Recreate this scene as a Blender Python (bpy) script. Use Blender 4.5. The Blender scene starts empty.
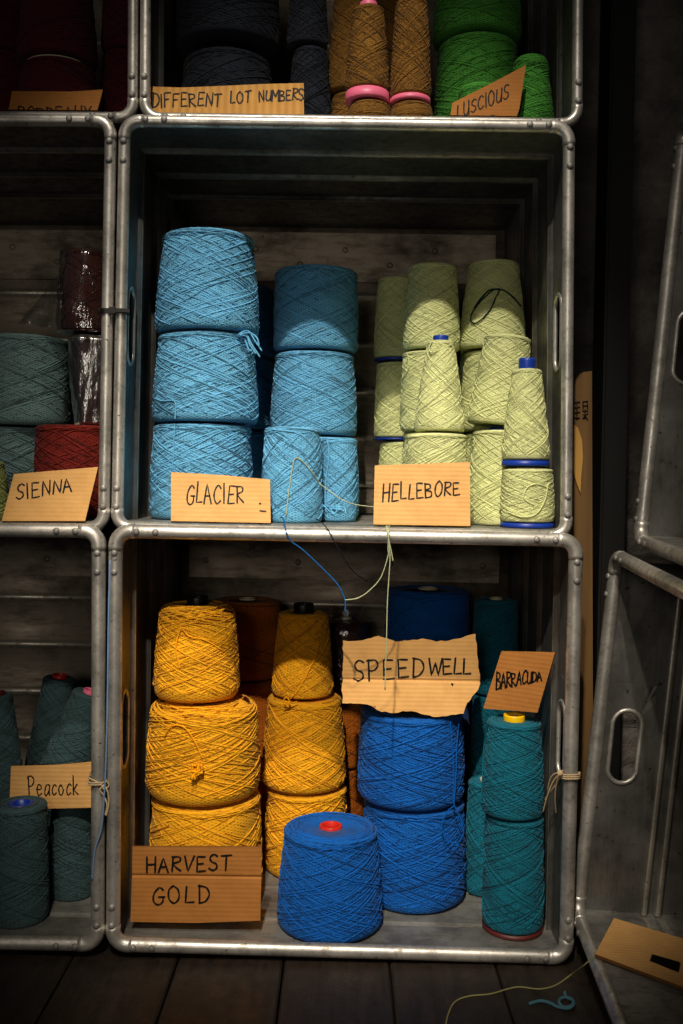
import bpy, bmesh, math, random
from mathutils import Vector, Matrix, noise
PI = math.pi
sc = bpy.context.scene
COL = sc.collection
# ------------------------------------------------------------------ camera
F, D, CZ = 930.0, 1.28, 0.66
PITCH, ROLL = math.radians(-1.7), math.radians(0.8)
CAM = Vector((0, -D, CZ))
fw = Vector((0, math.cos(PITCH), math.sin(PITCH)))
r0 = Vector((1, 0, 0)); u0 = r0.cross(fw)
rt = r0 * math.cos(ROLL) + u0 * math.sin(ROLL)
up = u0 * math.cos(ROLL) - r0 * math.sin(ROLL)
cd = bpy.data.cameras.new('camera'); cam = bpy.data.objects.new('camera', cd); COL.objects.link(cam)
cam.matrix_world = Matrix(((rt.x, up.x, -fw.x, CAM.x), (rt.y, up.y, -fw.y, CAM.y), (rt.z, up.z, -fw.z, CAM.z), (0, 0, 0, 1)))
cd.sensor_fit = 'VERTICAL'; cd.sensor_height = 36; cd.lens = F / 1024 * 36
cd.clip_start = .02; sc.camera = cam

def ray(px, py):
    return fw + rt * ((px - 341.5) / F) - up * ((py - 512) / F)
def at(px, py, Y):                       # a point of the place, at depth Y behind the front of the lower crate
    d = ray(px, py); return CAM + d * ((D + Y) / d.y)
def hit(px, py, p0, n):
    d = ray(px, py); return CAM + d * ((p0 - CAM).dot(n) / d.dot(n))

# ------------------------------------------------------------------ scene helpers
def link(name, me, mats, parent=None):
    o = bpy.data.objects.new(name, me); COL.objects.link(o)
    for m in (mats if isinstance(mats, (list, tuple)) else [mats]): me.materials.append(m)
    if parent: o.parent = parent
    return o
def tag(o, label=None, cat=None, group=None, kind=None):
    if label: o['label'] = label
    if cat: o['category'] = cat
    if group: o['group'] = group
    if kind: o['kind'] = kind
    return o
def empty(name, loc, label, cat, group=None, rot=None):
    o = bpy.data.objects.new(name, None); COL.objects.link(o); o.location = loc
    o.empty_display_size = .02
    if rot: o.rotation_euler = rot
    return tag(o, label, cat, group)
class MB:
    def __init__(s): s.v = []; s.f = []; s.m = []; s.uv = []; s.cm = 0
    def add(s, vs, fs, uvs=None):
        b = len(s.v); s.v += [tuple(p) for p in vs]
        for f in fs: s.f.append(tuple(b + i for i in f)); s.m.append(s.cm)
        s.uv += uvs if uvs else [(0, 0)] * len(vs)
    def box(s, lo, hi, M=None):
        vs = [Vector((x, y, z)) for x in (lo[0], hi[0]) for y in (lo[1], hi[1]) for z in (lo[2], hi[2])]
        if M: vs = [M @ p for p in vs]
        s.add(vs, [(0, 1, 3, 2), (4, 6, 7, 5), (0, 4, 5, 1), (2, 3, 7, 6), (0, 2, 6, 4), (1, 5, 7, 3)])
    def tube(s, pts, r, n=8, closed=False, caps=True, uv=None):
        N = len(pts); pts = [Vector(p) for p in pts]; prev = None; vs = []
        rr = r if isinstance(r, (list, tuple)) else [r] * N
        for i, p in enumerate(pts):
            a = pts[(i - 1) % N] if (closed or i > 0) else p
            b = pts[(i + 1) % N] if (closed or i < N - 1) else p
            t = b - a
            t = t.normalized() if t.length > 1e-9 else Vector((0, 0, 1))
            if prev is None:
                q = Vector((0, 1, 0)) if abs(t.y) < .9 else Vector((1, 0, 0))
                nx = (q - t * q.dot(t)).normalized()
            else:
                nx = prev - t * prev.dot(t)
                nx = nx.normalized() if nx.length > 1e-6 else Vector((1, 0, 0))
            prev = nx; ny = t.cross(nx)
            for k in range(n):
                a2 = 2 * PI * k / n
                vs.append(p + (nx * math.cos(a2) + ny * math.sin(a2)) * rr[i])
        fs = []
        for i in range(N if closed else N - 1):
            j = (i + 1) % N
            for k in range(n):
                l = (k + 1) % n
                fs.append((i * n + k, i * n + l, j * n + l, j * n + k))
        if caps and not closed:
            fs.append(tuple(range(n))[::-1]); fs.append(tuple((N - 1) * n + k for k in range(n)))
        s.add(vs, fs, [uv] * len(vs) if uv else None)
    def lathe(s, prof, n=48, M=None, closed=False, uvscale=True):
        vs = []; uv = []; L = 0; K = len(prof)
        rm = max(p[0] for p in prof)
        for i, (r, z) in enumerate(prof):
            if i: L += math.hypot(r - prof[i - 1][0], z - prof[i - 1][1])
            for k in range(n + 1):
                a = 2 * PI * k / n + PI / 2
                p = Vector((r * math.cos(a), r * math.sin(a), z))
                vs.append(M @ p if M else p); uv.append((2 * PI * k / n * rm, L))
        fs = []
        for i in range(K if closed else K - 1):
            j = (i + 1) % K
            for k in range(n):
                fs.append((i * (n + 1) + k, i * (n + 1) + k + 1, j * (n + 1) + k + 1, j * (n + 1) + k))
        s.add(vs, fs, uv)
    def dome(s, c, nrm, r, h, n=10):
        nrm = nrm.normalized(); a = Vector((0, 0, 1)) if abs(nrm.z) < .9 else Vector((1, 0, 0))
        x = a.cross(nrm).normalized(); y = nrm.cross(x)
        vs = []; R = [(1.0, 0), (.98, .35), (.78, .75), (.42, .97)]
        for q, z in R:
            for k in range(n):
                t = 2 * PI * k / n; vs.append(c + (x * math.cos(t) + y * math.sin(t)) * r * q + nrm * h * z)
        vs.append(c + nrm * h)
        fs = []
        for i in range(3):
            for k in range(n): l = (k + 1) % n; fs.append((i * n + k, i * n + l, (i + 1) * n + l, (i + 1) * n + k))
        for k in range(n): fs.append((3 * n + k, 3 * n + (k + 1) % n, 4 * n))
        s.add(vs, fs)
    def build(s, name, mats, parent=None, smooth=True, weld=False):
        me = bpy.data.meshes.new(name); me.from_pydata(s.v, [], s.f)
        if any(s.m): me.polygons.foreach_set('material_index', s.m)
        me.polygons.foreach_set('use_smooth', [smooth] * len(me.polygons))
        ul = me.uv_layers.new(name='UVMap')
        flat = []
        for f in s.f:
            for i in f: flat += s.uv[i]
        ul.data.foreach_set('uv', flat)
        if weld:
            bm = bmesh.new(); bm.from_mesh(me); bmesh.ops.remove_doubles(bm, verts=bm.verts, dist=1e-5)
            bmesh.ops.recalc_face_normals(bm, faces=bm.faces); bm.to_mesh(me); bm.free()
        me.update()
        return link(name, me, mats, parent)
def spline(pts, n=8, closed=False):
    pts = [Vector(p) for p in pts]; N = len(pts)
    if N < 3 and not closed: return pts
    out = []
    for i in range(N if closed else N - 1):
        g = (lambda j: pts[j % N]) if closed else (lambda j: pts[max(0, min(N - 1, j))])
        p0, p1, p2, p3 = g(i - 1), g(i), g(i + 1), g(i + 2)
        for k in range(n):
            t = k / n
            out.append(.5 * ((2 * p1) + (p2 - p0) * t + (2 * p0 - 5 * p1 + 4 * p2 - p3) * t * t + (3 * p1 - p0 - 3 * p2 + p3) * t ** 3))
    if not closed: out.append(pts[-1])
    return out
def strand(name, pts, r, mat, label=None, cat=None, parent=None, group=None, n=6):
    m = MB(); m.tube(spline(pts, 7), r, n); o = m.build(name, mat, parent)
    if label: tag(o, label, cat, group)
    return o

# ------------------------------------------------------------------ materials
def lin(h):
    c = [int(h[i:i + 2], 16) / 255 for i in (0, 2, 4)]
    return tuple(x / 12.92 if x <= .04045 else ((x + .055) / 1.055) ** 2.4 for x in c) + (1,)
class NT:
    def __init__(s, name):
        s.m = bpy.data.materials.new(name); s.m.use_nodes = True; s.t = s.m.node_tree
        s.b = s.t.nodes['Principled BSDF']; s.out = s.t.nodes['Material Output']
    def n(s, typ, **kw):
        nd = s.t.nodes.new(typ)
        for k, v in kw.items():
            if k.startswith('i_'):
                key = k[2:]; key = int(key) if key.isdigit() else key
                nd.inputs[key].default_value = v
            else: setattr(nd, k, v)
        return nd
    def l(s, a, b): s.t.links.new(a, b)
    def ramp(s, fac, stops):
        r = s.n('ShaderNodeValToRGB'); cr = r.color_ramp
        while len(cr.elements) < len(stops): cr.elements.new(.5)
        for e, (p, c) in zip(cr.elements, stops): e.position = p; e.color = c if len(c) == 4 else (*c, 1)
        s.l(fac, r.inputs[0]); return r.outputs[0]
def noise_node(t, coord, scale, detail=4, rough=.6, sc3=None):
    if sc3:
        mp = t.n('ShaderNodeMapping'); mp.inputs['Scale'].default_value = sc3; t.l(coord, mp.inputs[0]); coord = mp.outputs[0]
    nn = t.n('ShaderNodeTexNoise'); nn.inputs['Scale'].default_value = scale; nn.inputs['Detail'].default_value = detail; nn.inputs['Roughness'].default_value = rough
    t.l(coord, nn.inputs[0]); return nn.outputs[0]

def metal(name, base, dark, rough=.38, metallic=.9, grime=.5, streak=(1, 1, 1), rust=.0):
    t = NT(name); tc = t.n('ShaderNodeTexCoord').outputs['Object']
    a = noise_node(t, tc, 9, 6, .65); b = noise_node(t, tc, 60, 4, .7, streak)
    c1 = t.ramp(a, [(.38, dark), (.38 + .3 * (1 - grime) + .05, base)])
    mx = t.n('ShaderNodeMix', data_type='RGBA'); mx.blend_type = 'MULTIPLY'; mx.inputs[0].default_value = .75
    t.l(c1, mx.inputs[6]); t.l(t.ramp(b, [(.3, (.35, .33, .3)), (.52, (1, 1, 1))]), mx.inputs[7])
    col = mx.outputs[2]
    c = noise_node(t, tc, 130, 3, .6)
    m2 = t.n('ShaderNodeMix', data_type='RGBA'); t.l(t.ramp(c, [(.66, (0, 0, 0)), (.73, (1, 1, 1))]), m2.inputs[0])
    t.l(col, m2.inputs[6]); m2.inputs[7].default_value = (.03, .022, .016, 1); col = m2.outputs[2]
    t.l(col, t.b.inputs['Base Color'])
    t.b.inputs['Metallic'].default_value = metallic
    t.l(t.ramp(b, [(.3, (rough + .22,) * 3), (.65, (rough,) * 3)]), t.b.inputs['Roughness'])
    bp = t.n('ShaderNodeBump', i_Strength=.25, i_Distance=.001); t.l(a, bp.inputs['Height']); 
    bp2 = t.n('ShaderNodeBump', i_Strength=.25, i_Distance=.0005); t.l(b, bp2.inputs['Height']); t.l(bp.outputs[0], bp2.inputs['Normal'])
    t.l(bp2.outputs[0], t.b.inputs['Normal'])
    return t.m
M_TUBE = metal('rim_aluminium', (.74, .70, .64), (.40, .38, .35), .33, .72, .35)
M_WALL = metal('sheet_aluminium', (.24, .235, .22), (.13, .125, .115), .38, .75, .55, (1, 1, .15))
M_BACK = metal('stained_aluminium', (.40, .335, .26), (.17, .14, .105), .48, .45, .6, (.2, 1, 1))
M_RIVET = metal('dull_rivet', (.40, .385, .36), (.22, .21, .20), .5, .6, .4)
M_RIDGE = metal('ridge_highlight', (.62, .57, .48), (.36, .33, .28), .34, .7, .3)  # lighter metal for ridge tops: caught light painted into the colour
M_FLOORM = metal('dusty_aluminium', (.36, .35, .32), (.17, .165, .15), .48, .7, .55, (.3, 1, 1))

def yarn_mat(name, hexc, per=3.4, ang=22, strength=.75, var=.55):
    t = NT('yarn_' + name); c = lin(hexc); tc = t.n('ShaderNodeTexCoord').outputs
    hs = []
    for s in (1, -1):
        mp = t.n('ShaderNodeMapping'); mp.inputs['Rotation'].default_value = (0, 0, math.radians(ang * s)); t.l(tc['UV'], mp.inputs[0])
        w = t.n('ShaderNodeTexWave', wave_type='BANDS', bands_direction='Y'); w.inputs['Scale'].default_value = .314 / (per * .001)
        w.inputs['Distortion'].default_value = 1.6; w.inputs['Detail'].default_value = 2; w.inputs['Detail Scale'].default_value = .7
        t.l(mp.outputs[0], w.inputs[0]); hs.append(w.outputs['Fac'])
    mth = t.n('ShaderNodeMath', operation='MAXIMUM'); t.l(hs[0], mth.inputs[0]); t.l(hs[1], mth.inputs[1])
    big = noise_node(t, tc['UV'], 35, 3, .6, (.35, 1, 1))
    fz = noise_node(t, tc['Object'], 900, 2, .6)
    d = tuple(x * (1 - var) for x in c[:3]); li = tuple(min(1, x * (1 + var * .35)) for x in c[:3])
    cr = t.ramp(mth.outputs[0], [(.25, d), (.85, li)])  # gaps between threads darkened: shade of the winding put into the colour
    mx = t.n('ShaderNodeMix', data_type='RGBA'); mx.blend_type = 'MULTIPLY'; mx.inputs[0].default_value = .75
    t.l(cr, mx.inputs[6]); t.l(t.ramp(big, [(.3, (.5, .5, .5)), (.66, (1, 1, 1))]), mx.inputs[7])
    t.l(mx.outputs[2], t.b.inputs['Base Color'])
    t.b.inputs['Roughness'].default_value = .85; t.b.inputs['Specular IOR Level'].default_value = .25
    t.b.inputs['Sheen Weight'].default_value = .05; t.b.inputs['Sheen Roughness'].default_value = .5
    b1 = t.n('ShaderNodeBump', i_Strength=strength * .35, i_Distance=.0013); t.l(mth.outputs[0], b1.inputs['Height'])
    b2 = t.n('ShaderNodeBump', i_Strength=.3, i_Distance=.0006); t.l(fz, b2.inputs['Height']); t.l(b1.outputs[0], b2.inputs['Normal'])
    t.l(b2.outputs[0], t.b.inputs['Normal'])
    return t.m
Y = {
 'glacier': yarn_mat('light_blue', '68B0DA'), 'hellebore': yarn_mat('pale_green', 'DEE2A2', 3.0, 20, .7, .25),
 'gold': yarn_mat('gold', 'FFAC14', 4.2, 20, .8, .4), 'speed': yarn_mat('royal_blue', '005CB4', 3.6, 20),
 'teal': yarn_mat('teal', '04667C', 3.0, 16), 'peacock': yarn_mat('slate_teal', '3E585C', 2.6, 12, .6),
 'seafoam': yarn_mat('grey_teal', '86A6A6', 3.2, 20), 'rust': yarn_mat('rust_red', '781C12', 3.4, 20),
 'bordeaux': yarn_mat('wine', '54101E', 3.2, 14), 'navy': yarn_mat('navy', '161C28', 3.2, 14),
 'mustard': yarn_mat('ochre', '80581C', 3.0, 18), 'green': yarn_mat('leaf_green', '4A9636', 3.0, 14),
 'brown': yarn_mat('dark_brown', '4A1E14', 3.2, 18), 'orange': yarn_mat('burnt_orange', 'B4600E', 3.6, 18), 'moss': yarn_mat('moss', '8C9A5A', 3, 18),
}
def plain(name, hexc, rough=.5, spec=.5, metallic=0):
    t = NT(name); tc = t.n('ShaderNodeTexCoord').outputs['Object']; c = lin(hexc)
    a = noise_node(t, tc, 40, 4, .6)
    t.l(t.ramp(a, [(.3, tuple(x * .82 for x in c[:3])), (.7, c)]), t.b.inputs['Base Color'])
    t.b.inputs['Roughness'].default_value = rough; t.b.inputs['Specular IOR Level'].default_value = spec; t.b.inputs['Metallic'].default_value = metallic
    return t.m
HEX = {'glacier': '68B0DA', 'hellebore': 'DEE2A2', 'gold': 'FFAC14', 'speed': '005CB4', 'teal': '04667C', 'peacock': '3E585C', 'seafoam': '86A6A6', 'rust': '781C12', 'bordeaux': '54101E', 'navy': '161C28', 'mustard': '80581C', 'green': '4A9636', 'brown': '4A1E14', 'orange': 'B4600E', 'moss': '8C9A5A'}
YS = {k: plain('strand_' + k, v, .85, .15) for k, v in HEX.items()}
P = {'black': plain('black_plastic', '14110F', .4), 'blue': plain('blue_plastic', '1238A0', .4), 'red': plain('red_plastic', 'D2281A', .4),
     'yellow': plain('yellow_plastic', 'F4C20A', .35), 'pink': plain('pink_plastic', 'EE6F92', .45), 'maroon': plain('maroon_plastic', '5A1A18', .5),
     'cream': plain('pale_plastic', 'C9BFA2', .5), 'brown': plain('brown_card', '4A2A18', .7)}
M_INK = plain('marker_ink', '0C0A09', .6, .2)
M_TWINE = plain('twine', 'C3AC86', .9, .1)
def card_mat(name, hexc, stripe=0.0, vertical=False, per=.0065):
    t = NT(name); tc = t.n('ShaderNodeTexCoord').outputs['Object']; c = lin(hexc)
    w = t.n('ShaderNodeTexWave', wave_type='BANDS', bands_direction='X' if vertical else 'Y'); w.inputs['Scale'].default_value = .314 / per
    w.inputs['Distortion'].default_value = .6; w.inputs['Detail'].default_value = 1.5; t.l(tc, w.inputs[0])
    a = noise_node(t, tc, 25, 5, .65); g = noise_node(t, tc, 500, 2, .6)
    s = t.ramp(w.outputs['Fac'], [(0, tuple(x * (1 - stripe) for x in c[:3])), (1, c)])
    mx = t.n('ShaderNodeMix', data_type='RGBA'); mx.blend_type = 'MULTIPLY'; mx.inputs[0].default_value = .55
    t.l(s, mx.inputs[6]); t.l(t.ramp(a, [(.3, (.72, .68, .62)), (.6, (1, 1, 1))]), mx.inputs[7])
    t.l(mx.outputs[2], t.b.inputs['Base Color']); t.b.inputs['Roughness'].default_value = .8; t.b.inputs['Specular IOR Level'].default_value = .2
    b = t.n('ShaderNodeBump', i_Strength=.25 + stripe, i_Distance=.0006); t.l(w.outputs['Fac'], b.inputs['Height'])
    b2 = t.n('ShaderNodeBump', i_Strength=.25, i_Distance=.002); t.l(a, b2.inputs['Height']); t.l(b.outputs[0], b2.inputs['Normal'])
    t.l(b2.outputs[0], t.b.inputs['Normal']); return t.m
C_PALE = card_mat('cardboard_pale', 'DCA866', .07)
C_RIB = card_mat('cardboard_ribbed', 'DCA868', .10)
C_VERT = card_mat('cardboard_upright_ribs', 'CE9850', .22, True, .011)
C_BROWN = card_mat('cardboard_brown', 'A86E34', .06)
C_EDGE = plain('cardboard_edge', '6E4A28', .95, .1)

# ------------------------------------------------------------------ crates
TR = .0098
INS = .0068
def crate(corn, dvec, depth, label, beads=(.09, .2, .31), group=None, hole_d=.046, holes=(True, True), taper=.0, TR=TR, INS=INS, ins_b=None, hole_v=.512, hole_l=.055, ins_s=.002):
    ins_b = INS if ins_b is None else ins_b
    BL, BR, TRc, TL = [Vector(c) for c in corn]
    dn = Vector(dvec).normalized(); ctr = (BL + BR + TRc + TL) / 4
    root = empty('metal_crate', (BL + BR) / 2, label, 'crate', group)
    inv = Matrix.Translation(-root.location)
    def W(p): return inv @ p
    # rim
    loop = []; rf = .021; c4 = [BL, BR, TRc, TL]; elbows = []; riv = []
    for i, c in enumerate(c4):
        a = (c4[i - 1] - c).normalized(); b = (c4[(i + 1) % 4] - c).normalized()
        p0 = c + a * rf; p2 = c + b * rf; arc = []
        o = c + (a + b) * rf
        for k in range(9):
            t = k / 8 * PI / 2
            arc.append(o - b * rf * math.cos(t) - a * rf * math.sin(t))
        loop += arc; elbows.append([p0 + a * .006] + arc + [p2 + b * .006])
        for dd in (.03, .056):
            for e in (a, b): riv.append(c + e * dd)
    m = MB(); m.tube([W(p) for p in loop], TR, 14, closed=True)
    for e in elbows: m.tube([W(p) for p in e], TR * 1.06, 14)
    m.cm = 1
    for p in riv: m.dome(W(p - dn * (TR * .9)), -dn, .0048, .0036)
    m.build('rim', [M_TUBE, M_RIVET], root)
    w4 = []
    for i, c in enumerate(c4):
        vd = (c4[3 - i] - c).normalized(); hd = (c4[[1, 0, 3, 2][i]] - c).normalized()
        w4.append(c + vd * INS + hd * ins_s)
    vup = (TL - BL).normalized(); w4[0] = w4[0] + vup * (ins_b - INS); w4[1] = w4[1] + vup * (ins_b - INS)
    BL, BR, TRc, TL = w4
    # one wall: front strip with optional hand hole, then beads
    prof = [.078]
    off = [0.0]
    for bd in beads:
        for q, h in ((-.008, 0), (-.0055, .003), (-.0028, .0056), (0, .0062), (.0028, .0056), (.0055, .003), (.008, 0)):
            prof.append(bd + q); off.append(h)
    prof.append(depth); off.append(0)
    def wall(A, B, hole, name, mat, sg=1):
        inward = (ctr - (A + B) / 2); e = (B - A).normalized(); L = (B - A).length
        inward = (inward - e * inward.dot(e) - dn * inward.dot(dn)).normalized()
        m = MB()
        def pt(d, v, h): return W(A + e * (v * L) + dn * d + inward * (h * sg + taper * d))
        if hole:
            cu, cv, hw, hl = hole_d, hole_v * L, .021, hole_l
            ring = []; rect = []
            n = 40; v0, v1 = cv - .09, cv + .09
            for k in range(n):
                t = 2 * PI * k / n; cx, sx = math.cos(t), math.sin(t)
                st = hl - hw
                # stadium
                x = hw * cx; y = hw * sx + (st if sx >= 0 else -st)
                ring.append((cu + x, cv + y))
                q = 1 / max(abs(cx), abs(sx)); 
                rx = cu + cx * q * (cu if cx < 0 else .078 - cu); ry = cv + sx * q * .09
                rect.append((rx, ry))
            vs = [pt(a, b / L, 0) for a, b in ring] + [pt(a, b / L, 0) for a, b in rect]
            fs = [(k, (k + 1) % n, n + (k + 1) % n, n + k) for k in range(n)]
            m.add(vs, fs)
            for va, vb in ((0, v0 / L), (v1 / L, 1)):
                m.add([pt(0, va, 0), pt(.078, va, 0), pt(.078, vb, 0), pt(0, vb, 0)], [(0, 1, 2, 3)])
        else:
            m.add([pt(0, 0, 0), pt(.078, 0, 0), pt(.078, 1, 0), pt(0, 1, 0)], [(0, 1, 2, 3)])
        for i in range(len(prof) - 1):
            m.cm = 1 if off[i] + off[i + 1] > .0115 and (sg > 0 or prof[i] < .12) else 0  # bead tops take the painted highlight; on the bottom panel only the first
            m.add([pt(prof[i], 0, off[i]), pt(prof[i + 1], 0, off[i + 1]), pt(prof[i + 1], 1, off[i + 1]), pt(prof[i], 1, off[i])], [(0, 1, 2, 3)])
        o = m.build(name, [mat, M_RIDGE], root, smooth=True, weld=True)
        for pl in o.data.polygons: pl.use_smooth = abs(pl.normal.dot(inward)) < .9995
        so = o.modifiers.new('thick', 'SOLIDIFY'); so.thickness = .0016; so.offset = 0
        es = o.modifiers.new('edges', 'EDGE_SPLIT'); es.split_angle = math.radians(40)
        if hole:
            h = MB(); h.tube([pt(a, b / L, .0) for a, b in ring], .0034, 8, closed=True); h.build('hand_hole_rim', M_TUBE, o)
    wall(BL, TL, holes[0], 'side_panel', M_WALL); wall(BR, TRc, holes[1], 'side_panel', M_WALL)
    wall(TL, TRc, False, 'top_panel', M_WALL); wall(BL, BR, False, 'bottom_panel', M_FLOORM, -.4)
    # back panel
    b4 = [c + dn * depth for c in w4]
    def bp(s, t, h): return W((b4[0] * (1 - s) + b4[1] * s) * (1 - t) + (b4[3] * (1 - s) + b4[2] * s) * t - dn * h)
    H = (b4[3] - b4[0]).length; Wd = (b4[1] - b4[0]).length
    zs = [(0, 0)]; k = 0
    while .06 + .09 * k < H - .03:
        z = .06 + .09 * k
        for q, h in ((-.010, 0), (-.006, .003), (-.003, .0048), (0, .0056), (.003, .0048), (.006, .003), (.010, 0)): zs.append((z + q, h))
        k += 1
    zs.append((H, 0)); m = MB()
    for i in range(len(zs) - 1):
        (za, ha), (zb, hb) = zs[i], zs[i + 1]
        m.cm = 1 if ha + hb > .007 else 0
        m.add([bp(0, za / H, ha), bp(1, za / H, ha), bp(1, zb / H, hb), bp(0, zb / H, hb)], [(0, 1, 2, 3)])
    back = m.build('back_panel', [M_BACK, M_RIDGE], root, weld=True)
    so = back.modifiers.new('thick', 'SOLIDIFY'); so.thickness = .0016; so.offset = 0
    for z0, z1 in ((.004, .05), (H - .105, H - .012)):
        m = MB(); vs = [bp(s, z / H, h) for h in (.0062, .0082) for (s, z) in ((.03, z0), (.97, z0), (.97, z1), (.03, z1))]
        m.add(vs, [(0, 1, 2, 3), (4, 5, 6, 7), (0, 1, 5, 4), (1, 2, 6, 5), (2, 3, 7, 6), (3, 0, 4, 7)])
        for q in range(7):
            for zz in ((z0 + z1) / 2 + (.014 if q % 2 else -.014),):
                m.dome(bp(.08 + .84 * q / 6, zz / H, .008), -dn, .006, .004)
        m.build('riveted_strip', M_BACK, back, smooth=False)
    return root

def quad(px, Yd): return [at(x, y, Yd) for x, y in px]     # BL BR TR TL
Y0, Y1, Y2 = 0.0, .03, .06
LOW = quad([(113, 944), (566, 957), (576, 540), (116, 531)], Y0)
MID = quad([(117, 527.6), (566, 536.2), (569, 127), (125, 121)], Y1)
TOP = quad([(145, 118), (577, 124), (580, -285), (147, -290)], Y2)
LLOW = quad([(-355, 935), (98, 944), (99, 531), (-358, 527)], Y0)
LMID = quad([(-340, 523.6), (104, 527.8), (111, 121), (-335, 118)], Y1)
LTOP = quad([(-300, 114.5), (133, 117.8), (134, -290), (-298, -292)], Y2)
G = 'aluminium crates used as shelves'
back = (0, 1, 0)
crate(LOW, back, .5, ins_b=-.003, label='aluminium crate on the floor holding gold, royal blue and teal cones', group=G)
crate(MID, back, .5, TR=.0083, ins_b=.008, label= 'aluminium crate in the middle holding light blue and pale green cones', group=G)
crate(TOP, back, .5, TR=.0075, label= 'aluminium crate at the top holding navy, ochre and bright green cones', group=G)
crate(LLOW, back, .5, ins_b=-.003, label='aluminium crate on the floor holding dark slate teal cones', group=G)
crate(LMID, back, .5, TR=.0083, ins_b=.008, label= 'aluminium crate holding grey teal cones and plastic-wrapped brown yarn', group=G)
crate(LTOP, back, .5, TR=.0075, label= 'aluminium crate holding dark wine red cones at the top', group=G)
# the two crates turned to face the shelf, leaning back
def side_crate(pb, pt_, Yd, label, sink):
    B = at(*pb, Yd); A = at(*pt_, Yd); v = A - B
    s = Vector((-.03, -.60, -.03)); d = Vector((.998, 0, -sink))
    return crate([B, B + s, A + s, A], d, .45, label, beads=(.094, .114, .25), group=G, hole_d=.041, hole_v=.475, hole_l=.053), B, A, d
rc, RB, RA, RD = side_crate((577, 913), (617, 556), .05, 'aluminium crate standing on its side facing left, loose cardboard inside', .055)
side_crate((640, 540), (684, 128), .07, 'aluminium crate stacked on the side-facing crate by the brick wall', .055)

def floor_z(Q, ib=INS):
    return lambda x: Q[0].z + (Q[1].z - Q[0].z) * (x - Q[0].x) / (Q[1].x - Q[0].x) + ib + .0012
FZ = {'low': floor_z(LOW, -.003), 'mid': floor_z(MID, .008), 'top': floor_z(TOP), 'll': floor_z(LLOW, -.003), 'lm': floor_z(LMID, .008), 'lt': floor_z(LTOP)}

# ------------------------------------------------------------------ yarn cones
RND = random.Random(7)
CONES = {}
def yarn_cone(x, y, z0, h, rb, rtp, mat, label, group, core='cream', prot=.004, rcore=None, rot=None, shape='drum',
              passes=70, wraps=.75, thr=.0009, base=None, key=None, seed=None):
    rng = random.Random(hash((round(x * 1000), round(z0 * 1000))) if seed is None else seed)
    root = empty('yarn_cone', (x, y, z0), label, 'yarn cone', group, rot)
    rcore = rcore or max(.012, rtp * .26)
    rcore = min(rcore, rtp * .62)
    if shape == 'drum': bt, tt, bz, tz = .93, .90, .035, .03
    elif shape == 'round': bt, tt, bz, tz = .92, .72, .05, .09
    else: bt, tt, bz, tz = .95, .84, .03, .02
    zb = max(h * bz * 2.2, .006); zt = h - max(h * tz * 2, .004)
    def R(z):
        k = (z - zb) / (zt - zb); return rb + (rtp - rb) * k + (rb * .018) * math.sin(PI * max(0, min(1, k)))
    prof = [(rcore * .9, .012), (rcore * .9, 0.001), (rb * bt * .7, 0), (rb * bt, .0005), (rb * (bt + 1) / 2 + rb * .018, zb * .35), (rb, zb)]
    for i in range(1, 10):
        z = zb + (zt - zb) * i / 10; prof.append((R(z), z))
    prof += [(rtp, zt), (rtp * (1 + tt) / 2 + rtp * .025, zt + (h - zt) * .5), (rtp * tt, h - (h - zt) * .1), (rtp * tt * .8, h), (rcore * .98, h + .0004), (rcore * .9, h - .008)]
    prof = [(max(r, .002), z) for r, z in prof]
    m = MB(); m.lathe(prof, 56)
    # wound strands
    passes = int(passes * (1.45 if passes > 45 else 1))
    for k in range(passes):
        th0 = rng.uniform(0, 2 * PI); upw = k % 2; w = wraps * rng.uniform(.75, 1.25) * 2 * PI * (1 if upw else -1)
        za = rng.uniform(-.06, .04); q_ = rng.random()
        ze = rng.uniform(.45, .9) if q_ < .22 else rng.uniform(.95, 1.25) if q_ < .55 else rng.uniform(1.3, 2.0) if q_ < .8 else rng.uniform(2.0, 2.6)
        n = max(10, int(24 * wraps)) + (6 if ze > 1.3 else 0); pts = []; ext = rng.uniform(-.3, 1.1) * thr
        for i in range(n + 1):
            t = i / n; s_ = za + (ze - za) * t; a = th0 + w * (s_ if s_ < 1 else 1 + (s_ - 1) * .8) + .05 * math.sin(9 * t + th0)
            if s_ <= 1:
                z = zb + (zt - zb) * s_; rr = R(min(max(z, zb), zt)) + ext
                if s_ < 0: rr *= 1 - .5 * abs(s_)
            elif s_ <= 2:
                f_ = (s_ - 1) * PI / 2; rr = rtp * tt + (rtp * (1 - tt) + ext) * math.cos(f_) + rtp * .03 * math.sin(2 * f_); z = zt + (h - zt + ext * .3) * math.sin(f_)
            else:
                rr = rtp * tt * (1 - .6 * (s_ - 2)); z = h + ext * .3
            pts.append((rr * math.cos(a), rr * math.sin(a), z))
        m.tube(pts, thr, 4, caps=False, uv=(rng.uniform(0, 3), rng.uniform(0, 3)))
    m.build('yarn', mat, root)
    if core:
        m = MB(); ri = rcore * .72
        zc0 = max(h - .03, .003)
        m.lathe([(ri, zc0), (rcore * .9, zc0), (rcore * .96, h + prot * .8), (rcore * .93, h + prot), (ri * 1.05, h + prot), (ri, h + prot * .8)], 28, closed=True)
        m.build('core_tube', P[core], root)
    if base:
        bh = base[1]; m = MB()
        m.lathe([(rb * .5, -bh), (rb * .98, -bh), (rb * 1.0, -bh * .8), (rb * .99, -.0012), (rb * .5, -.0012)], 40, closed=True)
        m.build('core_base', P[base[0]], root)
    info = dict(x=x, y=y, z0=z0, h=h, rb=rb, rt=rtp, root=root)
    if key: CONES[key] = info
    return info
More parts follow.
